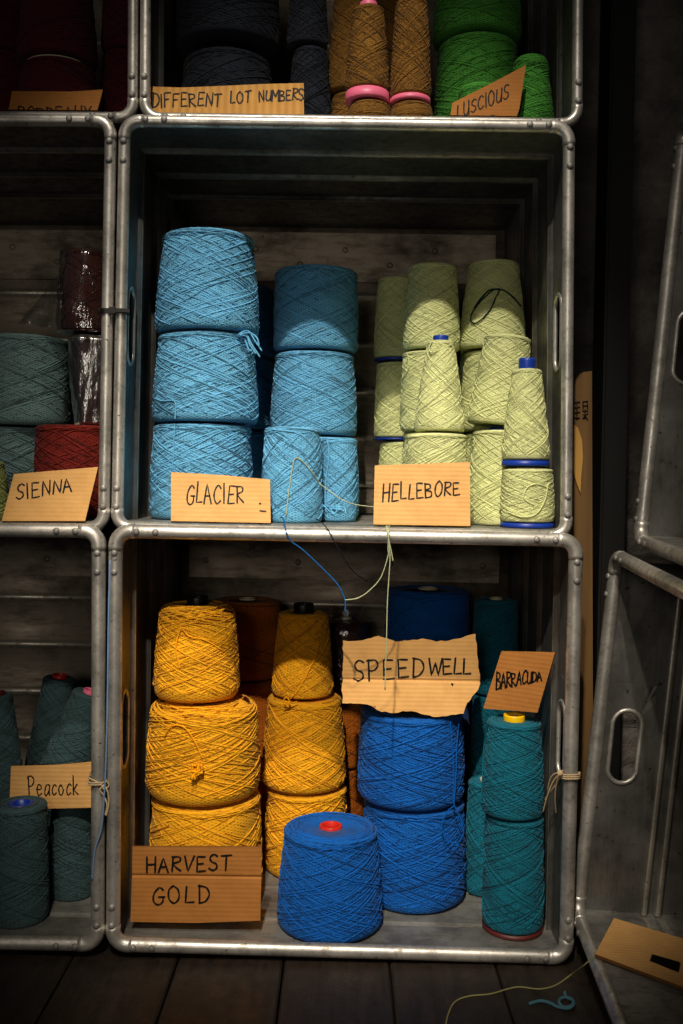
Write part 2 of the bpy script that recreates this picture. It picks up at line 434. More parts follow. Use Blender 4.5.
def surf(px, py, key, lift=.0016):       # the point of a cone's side that the ray through px, py meets
    c = CONES[key]; d = ray(px, py); best = None
    ya = c['y'] - c['rb'] - .03
    for i in range(400):
        Yv = ya + i * .0006; p = CAM + d * ((D + Yv) / d.y)
        k = min(1, max(0, (p.z - c['z0']) / c['h'])); r = c['rb'] + (c['rt'] - c['rb']) * k + lift
        if math.hypot(p.x - c['x'], p.y - c['y']) <= r + lift: return p
    return CAM + d * ((D + c['y']) / d.y)
def stack(Yc, fl, items, ytop, mat, group, gap=.0045, floor=True, zstart=None, **kw):
    """items bottom to top: (cx, y_bottom or None, half_bottom, half_top, label, {extras})"""
    out = []; z = zstart
    spec = []
    for i, it in enumerate(items):
        cx, yb, hb, ht, lab = it[:5]; ex = dict(kw); ex.update(it[5] if len(it) > 5 else {})
        dep = D + Yc; rb = hb / F * dep; rtp = ht / F * dep
        ye = (yb - 40) if yb is not None else ((items[1][1] if len(items) > 1 else ytop) + 45)
        x = at(cx, ye, Yc).x
        zb = max(fl(x - rb), fl(x + rb)) if yb is None else at(cx, yb, Yc - rb).z
        spec.append([cx, x, zb, rb, rtp, lab, ex])
    for i, s in enumerate(spec):
        cx, x, zb, rb, rtp, lab, ex = s
        zt = spec[i + 1][2] - gap if i + 1 < len(spec) else at(cx, ytop, Yc - rtp).z
        if i + 1 < len(spec) and spec[i + 1][6].get('base'): zt -= spec[i + 1][6]['base'][1]
        b = ex.get('base')
        if i == 0 and b: zb += b[1]
        pr = ex.pop('prot', None)
        if pr is None: pr = gap * .8
        ck = ex.pop('ms', mat)
        out.append(yarn_cone(x, Yc, zb, zt - zb, rb, rtp, Y[ck], lab, group, prot=pr, **ex))
    return out

# --- middle crate : light blue
g = 'light blue yarn cones'
stack(.17, FZ['mid'], [(202, None, 51, 47, 'large light blue cone at the base of the tall stack, behind a card', dict(key='gA1')),
     (206, 420.5, 52, 46, 'large light blue cone in the middle of the tall stack, frayed ends at its top', dict(key='gA2')),
     (208, 327, 51, 43.5, 'large light blue cone on top of the tall three-cone stack', dict(key='gA3'))], 227, 'glacier', g, passes=96, wraps=.62, thr=.0011)
stack(.30, FZ['mid'], [(316, None, 43, 40, 'light blue cone low in the back stack, hidden by two small cones'),
     (314, 434, 43, 38.5, 'light blue cone half in shadow beneath the topmost of the back stack', dict(key='gB2')),
     (316, 347, 41.5, 40, 'shaded light blue cone on top of the back stack by the crate wall')], 264, 'glacier', g, passes=80, wraps=.62)
stack(.115, FZ['mid'], [(292, None, 31, 27, 'small light blue cone standing at the shelf front beside its card', dict(key='gC', core='cream', prot=.001))], 427, 'glacier', g, passes=80, wraps=.6, thr=.0008)
stack(.175, FZ['mid'], [(338, None, 18.5, 17, 'narrow light blue cone just right of the small front one', dict(key='gD', prot=.001))], 438, 'glacier', g, passes=50, wraps=.7, thr=.0008)
stack(.40, FZ['mid'], [(236, None, 37, 34, 'unlit light blue cone at the bottom behind the tall stack'),
     (238, 428, 37, 34, 'unlit light blue cone halfway up behind the tall stack'),
     (238, 352, 37, 33, 'unlit light blue cone on top behind the tall stack')], 282, 'glacier', g, passes=30)
# --- middle crate : pale green
g = 'pale green yarn cones'; kw = dict(shape='cone', passes=80, wraps=.8, thr=.00085)
stack(.36, FZ['mid'], [(399, None, 22, 19, 'pale green cone at the bottom of the stack against the back wall'),
     (396, 437, 21, 19, 'pale green cone halfway up the stack against the back wall', dict(base=('blue', .004))),
     (396, 356, 21, 18, 'pale green cone topping the stack against the back wall', dict(base=('blue', .005)))], 276, 'hellebore', g, **kw)
stack(.245, FZ['mid'], [(430, None, 29, 26, 'pale green cone hidden low behind the cone with the blue tip'),
     (428, 430, 27, 25, 'pale green cone showing past the left edge of the slender blue-tipped one', dict(key='hQ2')),
     (432, 347, 28, 23, 'plump pale green cone high above the slender blue-tipped one', dict(key='hQ'))], 262, 'hellebore', g, **kw)
stack(.12, FZ['mid'], [(436, None, 31, 29, 'pale green cone right behind the upright card, only its top showing', dict(rcore=.012)),
     (440, 430.5, 25, 13, 'slender pale green cone with a short blue tip, above the upright card', dict(core='blue', prot=.009, rcore=.018, key='hR'))], 340, 'hellebore', g, **kw)
stack(.262, FZ['mid'], [(492, None, 30, 28, 'pale green cone low against the tall right group, hidden from view'),
     (492, 430, 32, 27, 'pale green cone behind the leaning one, mostly covered'),
     (493, 346, 33, 24, 'big pale green cone with a dark looped thread across it', dict(key='hS'))], 258.5, 'hellebore', g, **kw)
stack(.37, FZ['mid'], [(476, None, 20, 18, 'shaded pale green cone low in the gap at the back'),
     (478, 432, 20, 17, 'shaded pale green cone in the gap behind the leaning one')], 346, 'hellebore', g, **kw)
cU = stack(.165, FZ['mid'], [(500, None, 31.5, 27, 'pale green cone on the shelf with a blue ring around its top', dict(core='blue', prot=.006, rcore=.02, key='hU'))], 430, 'hellebore', g, **kw)[0]
zz = cU['z0'] + cU['h'] + .0085
p = at(500, 425, .165)
yarn_cone(p.x - .004, .165, zz, .137, .047, .034, Y['hellebore'], 'pale green cone leaning right on top of the ringed one', g, rot=(0, .10, 0), key='hT', **kw)
stack(.085, FZ['mid'], [(527, None, 26.5, 24, 'pale green cone on a blue base at the shelf corner', dict(base=('blue', .008), rcore=.017, key='hV2')),
     (526, 459.5, 23.5, 14, 'tall slender pale green cone with a blue tip nearest the crate wall', dict(base=('blue', .009), core='blue', prot=.017, rcore=.019, key='hV'))], 368.5, 'hellebore', g, **kw)
# --- lower crate : gold
g = 'gold yarn cones'; kw = dict(passes=84, wraps=.6, thr=.0011)
stack(.152, FZ['low'], [(206, None, 56.5, 53, 'wide gold cone at the bottom behind the two-line card', dict(key='yA1')),
     (203.5, 809, 56.5, 53, 'wide gold cone in the middle with a knot of yarn hanging on its face', dict(core='black', key='yA2', shape='round', prot=.005)),
     (197, 704.5, 42.5, 37.5, 'gold cone with a black tube tip on top of the wide ones', dict(core='black', prot=.012, rcore=.017, shape='round', key='yA3'))], 609, 'gold', g, gap=.007, **kw)
stack(.285, FZ['low'], [(306, None, 41, 39, 'gold cone low behind the front royal blue cone'),
     (304, 796, 42, 36, 'gold cone second from the top of the narrower stack', dict(key='yB2')),
     (303, 700, 30.5, 24, 'tapered amber gold cone with a black tube tip topping the narrower stack', dict(core='black', prot=.016, rcore=.018, key='yB3', shape='cone'))], 616, 'gold', g, gap=.006, **kw)
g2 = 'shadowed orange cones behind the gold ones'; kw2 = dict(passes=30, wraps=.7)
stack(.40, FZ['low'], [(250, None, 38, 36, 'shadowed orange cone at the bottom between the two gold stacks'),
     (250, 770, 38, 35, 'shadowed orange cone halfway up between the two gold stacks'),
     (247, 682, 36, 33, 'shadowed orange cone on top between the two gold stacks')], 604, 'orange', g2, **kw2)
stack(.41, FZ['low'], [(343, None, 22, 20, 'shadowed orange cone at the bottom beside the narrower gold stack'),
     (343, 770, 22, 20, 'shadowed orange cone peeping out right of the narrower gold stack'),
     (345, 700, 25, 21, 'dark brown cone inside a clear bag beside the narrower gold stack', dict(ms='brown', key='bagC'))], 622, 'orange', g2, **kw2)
# --- lower crate : royal blue
g = 'royal blue yarn cones'; kw = dict(passes=96, wraps=.7, thr=.001)
stack(.0885, FZ['low'], [(330, None, 53, 46, 'front royal blue cone with a red tube in its top', dict(core='red', prot=.004, rcore=.0175, key='bE'))], 845, 'speed', g, shape='drum', passes=110, wraps=.7, thr=.0009)
stack(.195, FZ['low'], [(413, None, 52.5, 49, 'royal blue cone on the shelf below the one carrying the torn card', dict(key='bF2')),
     (411, 813, 53, 50, 'royal blue cone carrying the torn card with a thread loop at its edge', dict(key='bF1'))], 721, 'speed', g, gap=.006, **kw)
stack(.385, FZ['low'], [(427, None, 43, 40, 'shadowed royal blue cone at the bottom against the back wall'),
     (427, 795, 43, 40, 'shadowed royal blue cone second from the bottom against the back wall'),
     (427, 695, 43, 41, 'shadowed royal blue cone high up behind the torn card', dict(key='bT'))], 594, 'speed', g, **kw2)
# --- lower crate : teal
g = 'deep teal yarn cones'; kw = dict(passes=64, wraps=1.0, thr=.0008, shape='cone')
stack(.088, FZ['low'], [(513.5, None, 30.5, 28, 'teal cone on a dark red base at the shelf front', dict(base=('maroon', .007), key='tG2')),
     (513, 822, 31, 26, 'teal cone with a yellow tube in its top', dict(core='yellow', prot=.009, rcore=.0165, key='tG1'))], 727, 'teal', g, gap=.004, **kw)
stack(.215, FZ['low'], [(486, None, 21, 18, 'teal cone tucked on the shelf behind the front pair')], 786, 'teal', g, **kw)
stack(.315, FZ['low'], [(492, None, 22.5, 21, 'shadowed teal cone at the bottom of the stack by the back corner'),
     (493, 790, 22.5, 21, 'shadowed teal cone in the middle of the stack by the back corner'),
     (495, 697, 22.5, 21, 'shadowed teal cone high behind the small tilted card', dict(key='tI'))], 602, 'teal', g, shape='cone', passes=50, wraps=1.0, thr=.0008)
# --- left lower crate : slate teal
g = 'slate teal yarn cones'; kw = dict(passes=90, wraps=1.3, thr=.0007, shape='cone')
stack(.078, FZ['ll'], [(20.5, None, 27.5, 25, 'slate teal cone with a blue tube hole at the shelf front', dict(core='blue', prot=.001, rcore=.0185, key='pA'))], 812, 'peacock', g, **kw)
stack(.165, FZ['ll'], [(73, None, 23.5, 20.5, 'slate teal cone standing under the tied tag', dict(key='pB', prot=.001))], 806, 'peacock', g, **kw)
for cx, yb, yt, hb, ht, ang, Yc, core, lab in (
    (45, 800, 683, 24, 15.5, .12, .33, 'red', 'slate teal cone with a red tip behind the tied tag'),
    (60, 800, 700, 27, 17, .30, .228, 'pink', 'slate teal cone leaning right with a pink tip'),
    (92, 800, 699, 22, 16, .06, .31, 'black', 'slate teal cone half hidden by the crate rim behind the leaning one'),
    (2, 800, 700, 22, 14, -.05, .2, 'maroon', 'dark slate teal cone cut by the edge of the picture')):
    pb = at(cx, yb, Yc); pt_ = at(cx, yt, Yc); fl = FZ['ll'](pb.x)
    hgt = pb.z - fl - .006; dep = (D + Yc) / F
    kb = .74 if cx == 60 else 1
    yarn_cone(pb.x, Yc, fl, hgt, hb * dep * kb, hb * dep * .92 * kb, Y['peacock'],
              {45: 'slate teal cone in shadow under the red-tipped one', 60: 'slate teal cone in shadow under the leaning pink-tipped one', 92: 'slate teal cone in shadow beside the crate rim', 2: 'slate teal cone in shadow at the edge of the picture'}[cx], g, passes=24, shape='cone', wraps=1.2, prot=.001)
    yarn_cone(pb.x, Yc, pb.z + .006 + abs(ang) * hb * dep, pt_.z - pb.z, hb * dep, ht * dep, Y['peacock'], lab, g, rot=(0, ang, 0), core=core, prot=.006, rcore=.013, **kw)
# --- left middle crate
g = 'grey teal yarn cones'
stack(.26, FZ['lm'], [(12, None, 44, 40, 'grey teal cone on the shelf behind the tilted card', dict(key='sA')),
     (22, 424, 46, 43, 'big grey teal cone stacked on top beside the plastic bags', dict(key='sB'))], 333, 'seafoam', g, passes=90, wraps=.65, thr=.001)
stack(.145, FZ['lm'], [(76, None, 39.5, 38, 'rust red cone standing behind the tilted card', dict(key='sR', prot=.001))], 425, 'rust', None, passes=80, wraps=.7, thr=.0009)
stack(.045, FZ['lm'], [(-14, None, 24, 17, 'moss green cone at the picture edge beside the tilted card')], 462, 'moss', None, passes=40)
# --- top crates
g = 'wine red yarn cones'; kw = dict(passes=60, wraps=.9)
stack(.176, FZ['lt'], [(59, None, 43, 34, 'wine red cone right behind the card, pale thread over its top', dict(key='wA')),
     (58, 48, 38, 30, 'wine red cone stacked on the one behind the card')], -45, 'bordeaux', g, gap=.008, **kw)
stack(.24, FZ['lt'], [(124, None, 21, 19, 'wine red cone beside the crate rim, lower one'),
     (124, 44, 21, 18, 'wine red cone beside the crate rim, upper one')], -50, 'bordeaux', g, **kw)
stack(.34, FZ['lt'], [(2, None, 30, 28, 'wine red cone in the dark corner, lower one'), (2, 44, 30, 26, 'wine red cone in the dark corner, upper one')], -40, 'bordeaux', g, **kw)
g = 'navy yarn cones'
stack(.22, FZ['top'], [(228, None, 50, 42, 'navy cone directly behind the long card'), (230, 30, 50, 44, 'navy cone on top of the one behind the long card')], -62, 'navy', g, gap=.018, passes=80, wraps=.8)
stack(.17, FZ['top'], [(310, None, 23, 16, 'slim navy cone beside the end of the long card'), (308, 40, 20, 14, 'slim navy cone stacked next to the ochre ones')], -50, 'navy', g, passes=60, wraps=.9, shape='cone')
g = 'ochre yarn cones'; kw = dict(passes=80, wraps=.85, thr=.0008, shape='cone')
stack(.095, FZ['top'], [(369, None, 21, 19, 'ochre cone at the rim under the pink-based one', dict(key='mA')),
     (368, 84, 21.5, 15, 'ochre cone with a wide pink base, first of the front pair', dict(base=('pink', .015), core='pink', prot=.01, rcore=.017, key='mA2'))], 3, 'mustard', g, **kw)
stack(.095, FZ['top'], [(411, None, 21, 19, 'ochre cone at the rim under the thin pink-based one'),
     (411, 91, 20, 15, 'ochre cone with a thin pink base, next to the bright green cones', dict(base=('pink', .008)))], -4, 'mustard', g, **kw)
stack(.2, FZ['top'], [(352, None, 24, 20, 'ochre cone low behind the pink-based pair'),
     (352, 86, 24, 17, 'ochre cone upper back behind the pink-based pair')], -20, 'mustard', g, **kw)
stack(.3, FZ['top'], [(395, None, 22, 20, 'ochre cone in the gap at the back, lower one'), (395, 70, 22, 18, 'ochre cone in the gap at the back, upper one')], -20, 'mustard', g, **kw2)
g = 'bright green yarn cones'; kw = dict(passes=70, wraps=1.0, thr=.0009)
stack(.255, FZ['top'], [(477, None, 42, 38, 'large bright green cone behind the tilted card', dict(key='lA')),
     (478, 24, 43, 38, 'large bright green cone on top at the picture edge')], -62, 'green', g, gap=.006, **kw)
stack(.15, FZ['top'], [(530, None, 24, 17, 'bright green cone standing right of the tilted card', dict(shape='round', prot=.001))], 52, 'green', g, **kw)
stack(.132, FZ['top'], [(478, None, 25, 19, 'small bright green cone just showing over the tilted card', dict(shape='round', prot=.001))], 80, 'green', g, **kw)

# ------------------------------------------------------------------ hand lettering
GL = {
 'A': [[(0, 0), (.45, 1), (.95, 0)], [(.2, .38), (.8, .4)]], 'B': [[(.08, 0), (.1, 1)], [(.05, .95), (.7, .9), (.75, .65), (.15, .52), (.85, .4), (.8, .08), (.05, .02)]],
 'C': [[(.95, .82), (.6, 1), (.15, .7), (.1, .3), (.45, 0), (.95, .15)]], 'D': [[(.1, 0), (.12, 1)], [(.02, .97), (.7, .85), (.95, .45), (.6, .08), (.05, 0)]],
 'E': [[(.9, .95), (.15, .97), (.12, .02), (.95, .05)], [(.13, .5), (.75, .53)]], 'F': [[(.95, .97), (.12, .95), (.12, 0)], [(.12, .5), (.7, .53)]],
 'G': [[(.85, .85), (.5, 1), (.1, .65), (.12, .2), (.5, 0), (.85, .15), (.88, .45)], [(.5, .45), (1, .45)]], 'H': [[(.1, 0), (.08, 1)], [(.9, 0), (.92, 1)], [(.08, .5), (.92, .52)]],
 'I': [[(.5, 0), (.5, 1)]], 'J': [[(.5, 1), (.5, .1), (.1, .1)]], 'K': [[(.1, 0), (.1, 1)], [(.9, 1), (.15, .45), (.95, 0)]], 'L': [[(.12, 1), (.1, .03), (.95, .04)]],
 'M': [[(.02, 0), (.12, 1), (.5, .35), (.88, 1), (.98, 0)]], 'N': [[(.08, 0), (.1, 1), (.88, .02), (.92, 1)]],
 'O': [[(.5, 1), (.12, .75), (.1, .25), (.5, 0), (.9, .28), (.88, .75), (.5, 1)]], 'P': [[(.12, 0), (.15, 1)], [(.02, .95), (.7, .97), (.9, .72), (.6, .5), (.15, .47)]],
 'R': [[(.12, 0), (.15, 1)], [(.02, .95), (.75, .95), (.82, .68), (.2, .48), (.95, .02)]], 'S': [[(.88, .88), (.5, 1), (.15, .8), (.3, .55), (.75, .4), (.82, .15), (.45, 0), (.05, .14)]],
 'T': [[(0, .96), (1, 1)], [(.5, .98), (.48, 0)]], 'U': [[(.1, 1), (.1, .25), (.45, 0), (.85, .25), (.9, 1)], [(.9, .5), (.92, 0)]], 'V': [[(.02, 1), (.45, 0), (.95, 1)]],
 'W': [[(0, 1), (.25, 0), (.5, .75), (.75, 0), (1, 1)]], 'X': [[(.05, 1), (.95, 0)], [(.95, 1), (.05, 0)]], 
 'p': [[(.18, 0), (.15, 1)], [(.0, .9), (.55, 1.0), (.95, .78), (.6, .5), (.17, .48)]],
 'e': [[(.1, .28), (.85, .34), (.75, .52), (.35, .52), (.12, .25), (.4, 0), (.9, .1)]], 'a': [[(.85, .5), (.35, .52), (.1, .2), (.4, 0), (.8, .25), (.85, .52), (.85, .15), (1, .02)]],
 'c': [[(.85, .45), (.45, .54), (.12, .25), (.45, 0), (.9, .12)]], 'o': [[(.5, .52), (.12, .35), (.2, .05), (.6, .0), (.88, .25), (.5, .52)]],
 'k': [[(.12, 0), (.15, 1)], [(.8, .55), (.2, .25), (.95, 0)]], '.': [[(.4, .0), (.55, .06)]], '-': [[(0, .1), (1, .0)]], 'f': [[(1, .9), (0, 1)]],
}
SHARP = set('AEFHIKLMNTVWXZk')
WD = {'I': .35, 'M': 1.25, 'W': 1.3, 'O': 1.05, 'G': 1.05, ' ': .65, 'e': .8, 'a': .85, 'c': .75, 'o': .8, 'k': .8, 'L': .85}
def write_px(text, x0, y0, x1, y1, h, h2=None, jit=.05, seed=1, gapw=.22):
    """strokes in the picture's frame along the baseline (x0,y0)-(x1,y1)"""
    rng = random.Random(seed); ws = [WD.get(c, 1.0) for c in text]; tot = sum(ws) + gapw * (len(text) - 1)
    h2 = h2 or h; pos = 0; out = []
    for c, w in zip(text, ws):
        if c != ' ':
            dy = rng.uniform(-1, 1) * jit; sk = rng.uniform(-.06, .1); hs = rng.uniform(.92, 1.08)
            for st in GL[c]:
                pts = []
                for gx, gy in st:
                    u = (pos + w * gx) / tot; hh = (h + (h2 - h) * u) * hs
                    pts.append((x0 + (x1 - x0) * u + sk * gy * hh, y0 + (y1 - y0) * u - gy * hh + dy * hh))
                if c in SHARP or len(st) < 3: 
                    q = []
                    for a, b in zip(pts[:-1], pts[1:]):
                        for k in range(4): q.append((a[0] + (b[0] - a[0]) * k / 4, a[1] + (b[1] - a[1]) * k / 4))
                    q.append(pts[-1]); out.append(q)
                else:
                    out.append([(v.x, v.y) for v in spline([(a, b, 0) for a, b in pts], 6)])
        pos += w + gapw
    return out
def sign(name, outline, bot, topp, Yb, Yt, mat, label, text=(), pen=0.00237, thick=.0035, cat='sign', yaw=0.0, plane=None, jag=0.0, crease=None, group='handwritten cardboard signs', bow=0.0, seed=3, fl=None):
    if plane: p0, ex, ey = plane
    else:
        p0 = at(*bot, Yb); p1 = at(*topp, Yt); ex = Vector((math.cos(yaw), math.sin(yaw), 0)); ey = p1 - p0; ey = (ey - ex * ey.dot(ex)).normalized()
    nz = ex.cross(ey).normalized()
    if nz.dot(CAM - p0) < 0: nz = -nz
    ey = nz.cross(ex)
    M = Matrix(((ex.x, ey.x, nz.x, p0.x), (ex.y, ey.y, nz.y, p0.y), (ex.z, ey.z, nz.z, p0.z), (0, 0, 0, 1))); Mi = M.inverted()
    rng = random.Random(seed)
    def loc(px, py): q = Mi @ hit(px, py, p0, nz); return (q.x, q.y)
    poly = []; N = len(outline)
    for i in range(N):
        a = loc(*outline[i]); b = loc(*outline[(i + 1) % N]); L = math.hypot(b[0] - a[0], b[1] - a[1]); k = max(1, int(L / .006)) if jag else max(1, int(L / .02))
        for j in range(k):
            t = j / k; q = rng.uniform(-1, 1) * jag if j else 0
            poly.append((a[0] + (b[0] - a[0]) * t - (b[1] - a[1]) / L * q, a[1] + (b[1] - a[1]) * t + (b[0] - a[0]) / L * q))
    if fl:
        q2 = []
        for x, y in poly:
            wz = M @ Vector((x, y, 0)); lo = fl(wz.x) + .008; q2.append((x, y + max(0, lo - wz.z) / ey.z))
        poly = q2
    xs = [p[0] for p in poly]; cx = (min(xs) + max(xs)) / 2; hw = (max(xs) - min(xs)) / 2
    cr = loc(*crease)[1] if crease else None
    def zoff(x, y):
        z = bow * (1 - ((x - cx) / hw) ** 2)
        if cr is not None: z += -.0022 * math.exp(-((y - cr) / .0022) ** 2) + .004 * max(0, (y - cr)) / .05
        return z
    bm = bmesh.new()
    vs = [bm.verts.new((x, y, 0)) for x, y in poly]; f = bm.faces.new(vs)
    bmesh.ops.triangulate(bm, faces=[f])
    for c0, nrm in ([((0, cr + k * .0015, 0), (0, 1, 0)) for k in (-2, -1, 0, 1, 2)] if cr is not None else []) + [((cx + hw * k / 6, 0, 0), (1, 0, 0)) for k in range(-5, 6)]:
        bmesh.ops.bisect_plane(bm, geom=bm.verts[:] + bm.edges[:] + bm.faces[:], plane_co=c0, plane_no=nrm, dist=1e-6)
    bmesh.ops.recalc_face_normals(bm, faces=bm.faces)
    if bm.faces[:][0].normal.z < 0: bmesh.ops.reverse_faces(bm, faces=bm.faces[:])
    ext = bmesh.ops.extrude_face_region(bm, geom=bm.faces[:])
    new = set(v for v in ext['geom'] if isinstance(v, bmesh.types.BMVert))
    for v in bm.verts:
        z = zoff(v.co.x, v.co.y); v.co.z = z + (0 if v in new else -thick)
    bm.normal_update()
    for fc in bm.faces: fc.material_index = 1 if abs(fc.normal.z) < .5 else 0
    me = bpy.data.meshes.new(name); bm.to_mesh(me); bm.free()
    # ink
    m = MB()
    V = [tuple(v.co) for v in me.vertices]; FC = [tuple(p.vertices) for p in me.polygons]; MI = [p.material_index for p in me.polygons]
    m.add(V, FC); m.m = MI; m.cm = 2
    for st in text:
        pen_ = pen * (1.0)
        pts = [loc(*q) for q in st]; rr = pen_ / 2
        vs = []; n = len(pts)
        for i, p in enumerate(pts):
            a = pts[max(0, i - 1)]; b = pts[min(n - 1, i + 1)]; t = Vector((b[0] - a[0], b[1] - a[1]))
            t = t.normalized() if t.length > 1e-9 else Vector((1, 0)); w = rr * (1 + .15 * math.sin(i * .9))
            if i == 0: p = (p[0] - t.x * rr * .6, p[1] - t.y * rr * .6)
            if i == n - 1: p = (p[0] + t.x * rr * .6, p[1] + t.y * rr * .6)
            z = zoff(*p) + .0005
            vs += [(p[0] - t.y * w, p[1] + t.x * w, z), (p[0] + t.y * w, p[1] - t.x * w, z)]
        m.add(vs, [(2 * i, 2 * i + 1, 2 * i + 3, 2 * i + 2) for i in range(n - 1)])
    bpy.data.meshes.remove(me)
    o = m.build(name, [mat, C_EDGE, M_INK], None, smooth=False); o.matrix_world = M
    return tag(o, label, cat, group)
W_ = write_px
S = 'cardboard_sign'
sign(S, [(171, 521), (270.7, 523), (270, 479.5), (222, 475), (171, 472)], (221, 522), (221, 476), .026, .05, C_RIB, 'small cardboard sign leaning in front of the large light blue cones',
     W_('GLACIER', 186, 504, 244, 503, 21, 18, seed=2) + [[(260, 511), (266, 511.5)], [(259.5, 503.5), (260.6, 503.8)]], pen=0.00212)
sign(S, [(373.4, 524.4), (470.3, 526), (470, 462), (374.8, 465.4)], (421, 525), (421, 464), .026, .05, C_RIB, 'tall ribbed cardboard sign propped before the pale green cones', W_('HELLEBORE', 382, 502, 460, 495, 17.5, 14, seed=5), pen=0.00225)
sign(S, [(1.6, 521), (85, 521), (98, 467), (14, 474)], (43, 521), (56, 470.5), .022, .052, C_PALE, 'slanted cardboard sign leaning on the rust red cone', W_('SIENNA', 15.6, 500, 72, 492, 16, 14, seed=8), pen=0.00225)
sign(S, [(9.4, 808.4), (95.5, 807.5), (96, 761.3), (55, 764.5), (11, 766)], (52, 807.5), (52, 763), .116, .122, C_PALE, 'yellowish cardboard tag tied with twine to the crate rim', W_('peacock', 28.5, 795.5, 79, 794, 20, seed=4, jit=.02) + [[(90.2, 773 + .35 * k), (92.6, 773 + .35 * k)] for k in range(5)], pen=0.00187, bow=.003)
sign(S, [(130.4, 921.8), (195, 923), (260.3, 920.7), (262, 846), (133, 845.7)], (195, 921.5), (197, 846), .040, .052, C_BROWN, fl=FZ['low'], label='brown two-line cardboard sign standing in front of the wide gold cones',
     text=W_('HARVEST', 146, 873, 231, 870, 16.5, 15, seed=3) + W_('GOLD', 152, 904.5, 210, 902, 17, 17, seed=6, gapw=.35), pen=0.00262, crease=(195, 876.5))
sign(S, [(342, 703), (358, 703.5), (376.5, 706), (377, 710), (390, 713), (411, 711), (421, 714), (437, 717), (447, 716), (463.5, 713.5), (467, 703), (478, 690), (480, 684), (479, 671), (476.5, 645), (475, 634), (466, 636), (457, 639), (436, 642), (421, 639), (396, 642), (378, 636), (358, 641), (343, 640.4)],
     (410, 711), (410, 639), .125, .15, C_PALE, 'torn cardboard sign resting on the royal blue stack', W_('SPEED', 353, 681.5, 424, 676, 22, 18, seed=9) + W_('WELL', 428, 676, 471, 674, 17, 15, seed=12, gapw=.08) + [[(451.5, 684), (452.6, 684.6)]], pen=0.00275, jag=.0012, crease=(410, 680), bow=.003)
sign(S, [(483.3, 708.5), (537.5, 712.6), (555, 652.3), (501.4, 651)], (511, 710), (528, 651.7), .085, .08, C_BROWN, 'small skewed cardboard sign balanced over the yellow-tubed teal cone', W_('BARRACUDA', 496, 690, 542, 681, 17, 10, seed=11, gapw=.1), yaw=-.6, pen=0.00250)
sign(S, [(151, 117), (304, 121), (303.7, 83), (262, 84), (220, 86), (180, 87.5), (151, 86.5)], (225, 116), (225, 85), .079, .09, C_VERT, fl=FZ['top'], label='long cardboard sign with upright ribs in front of the navy cones',
     text=W_('DIFFERENT', 152, 108, 221, 106, 14.5, 13, seed=13, gapw=.14) + W_('LOT', 230, 104, 251, 102, 12, 12, seed=14) + W_('NUMBERS', 259, 101.5, 304, 100, 11, 11, seed=15, gapw=.12), pen=0.00225)
sign(S, [(450.5, 121), (517.2, 123), (526, 65), (490, 84), (452.4, 102.8)], (485, 118), (490, 84), .074, .088, C_BROWN, fl=FZ['top'], label='slanted cardboard sign leaning on the bright green cones', text=W_('LUSCIOUS', 457, 119, 509, 98, 13, 15, seed=16, gapw=.2) + [[(485, 117.5), (494, 115.5)]], pen=0.00200, thick=.005)
sign(S, [(6, 125), (94, 125), (102.8, 89.6), (70, 91.5), (12, 91)], (52, 118), (52, 90.5), .070, .083, C_BROWN, fl=FZ['lt'], label='cardboard sign before the wine red cones, writing half hidden by the rim', text=W_('BORDEAUX', 17, 121, 91, 119, 14, 12, seed=17), pen=0.00200)
# loose board on the floor of the side-facing crate
fx = RD.normalized(); sdir = Vector((.03, .60, .03)).normalized(); fp = RB - sdir * .05 + Vector((0, 0, .0155))
marks = [[(654 - 2 * k / 9 + (1.5 if k % 2 else -1.2), 955.6 + 6 * k / 9), (666, 959.4 + 7.4 * k / 9), (678.6 - 1.6 * k / 9 + (.8 if k % 2 else -.4), 962.9 + 8.4 * k / 9)] for k in range(10)]
sign('cardboard_piece', [(595, 954), (712, 997.5), (735, 952.5), (683, 938.5), (614, 918)], None, None, 0, 0, C_RIB, 'loose cardboard piece with a black blotch lying in the side-facing crate', marks, pen=0.00475,
     plane=(fp, fx, (sdir - fx * sdir.dot(fx)).normalized()), cat='cardboard', group=None, thick=.004)

# ------------------------------------------------------------------ ties and threads
RIMF = -TR - .0012
def on_rim(px, py, Yr=0.0, lift=.0015): return at(px, py, Yr - TR - lift)
# cable tie round the two middle rims
m = MB(); a = at(107.3, 312, Y1); b = at(121.6, 312, Y1); zc = (a.z + b.z) / 2; path = []
for k in range(13): t = PI / 2 + PI * k / 12; path.append(Vector((a.x + .0094 * math.cos(t), Y1 + .0094 * math.sin(t), zc)))
for k in range(13): t = -PI / 2 + PI * k / 12; path.append(Vector((b.x + .0094 * math.cos(t), Y1 + .0094 * math.sin(t), zc)))
vs = []; N = len(path)
for p_ in path:
    c_ = Vector(((a.x + b.x) / 2, Y1, zc)); o_ = (p_ - c_); o_.z = 0; o_.normalize()
    vs += [p_ + Vector((0, 0, -.0035)), p_ + Vector((0, 0, .0035)), p_ + Vector((0, 0, .0035)) + o_ * .0014, p_ + Vector((0, 0, -.0035)) + o_ * .0014]
fs = []
for i in range(N):
    j = (i + 1) % N
    for k in range(4): l = (k + 1) % 4; fs.append((i * 4 + k, i * 4 + l, j * 4 + l, j * 4 + k))
root = empty('cable_tie', (0, 0, 0), 'black plastic cable tie binding the two upright crate rims together', 'cable tie')
m.add(vs, fs); m.build('strap', P['black'], root, smooth=False)
m = MB(); m.box((b.x - .014, Y1 - .0155, zc - .0045), (b.x - .005, Y1 - .0094, zc + .0045)); m.box((b.x - .0055, Y1 - .0135, zc - .0025), (b.x + .014, Y1 - .0120, zc + .0025)); m.build('head', P['black'], root, smooth=False)

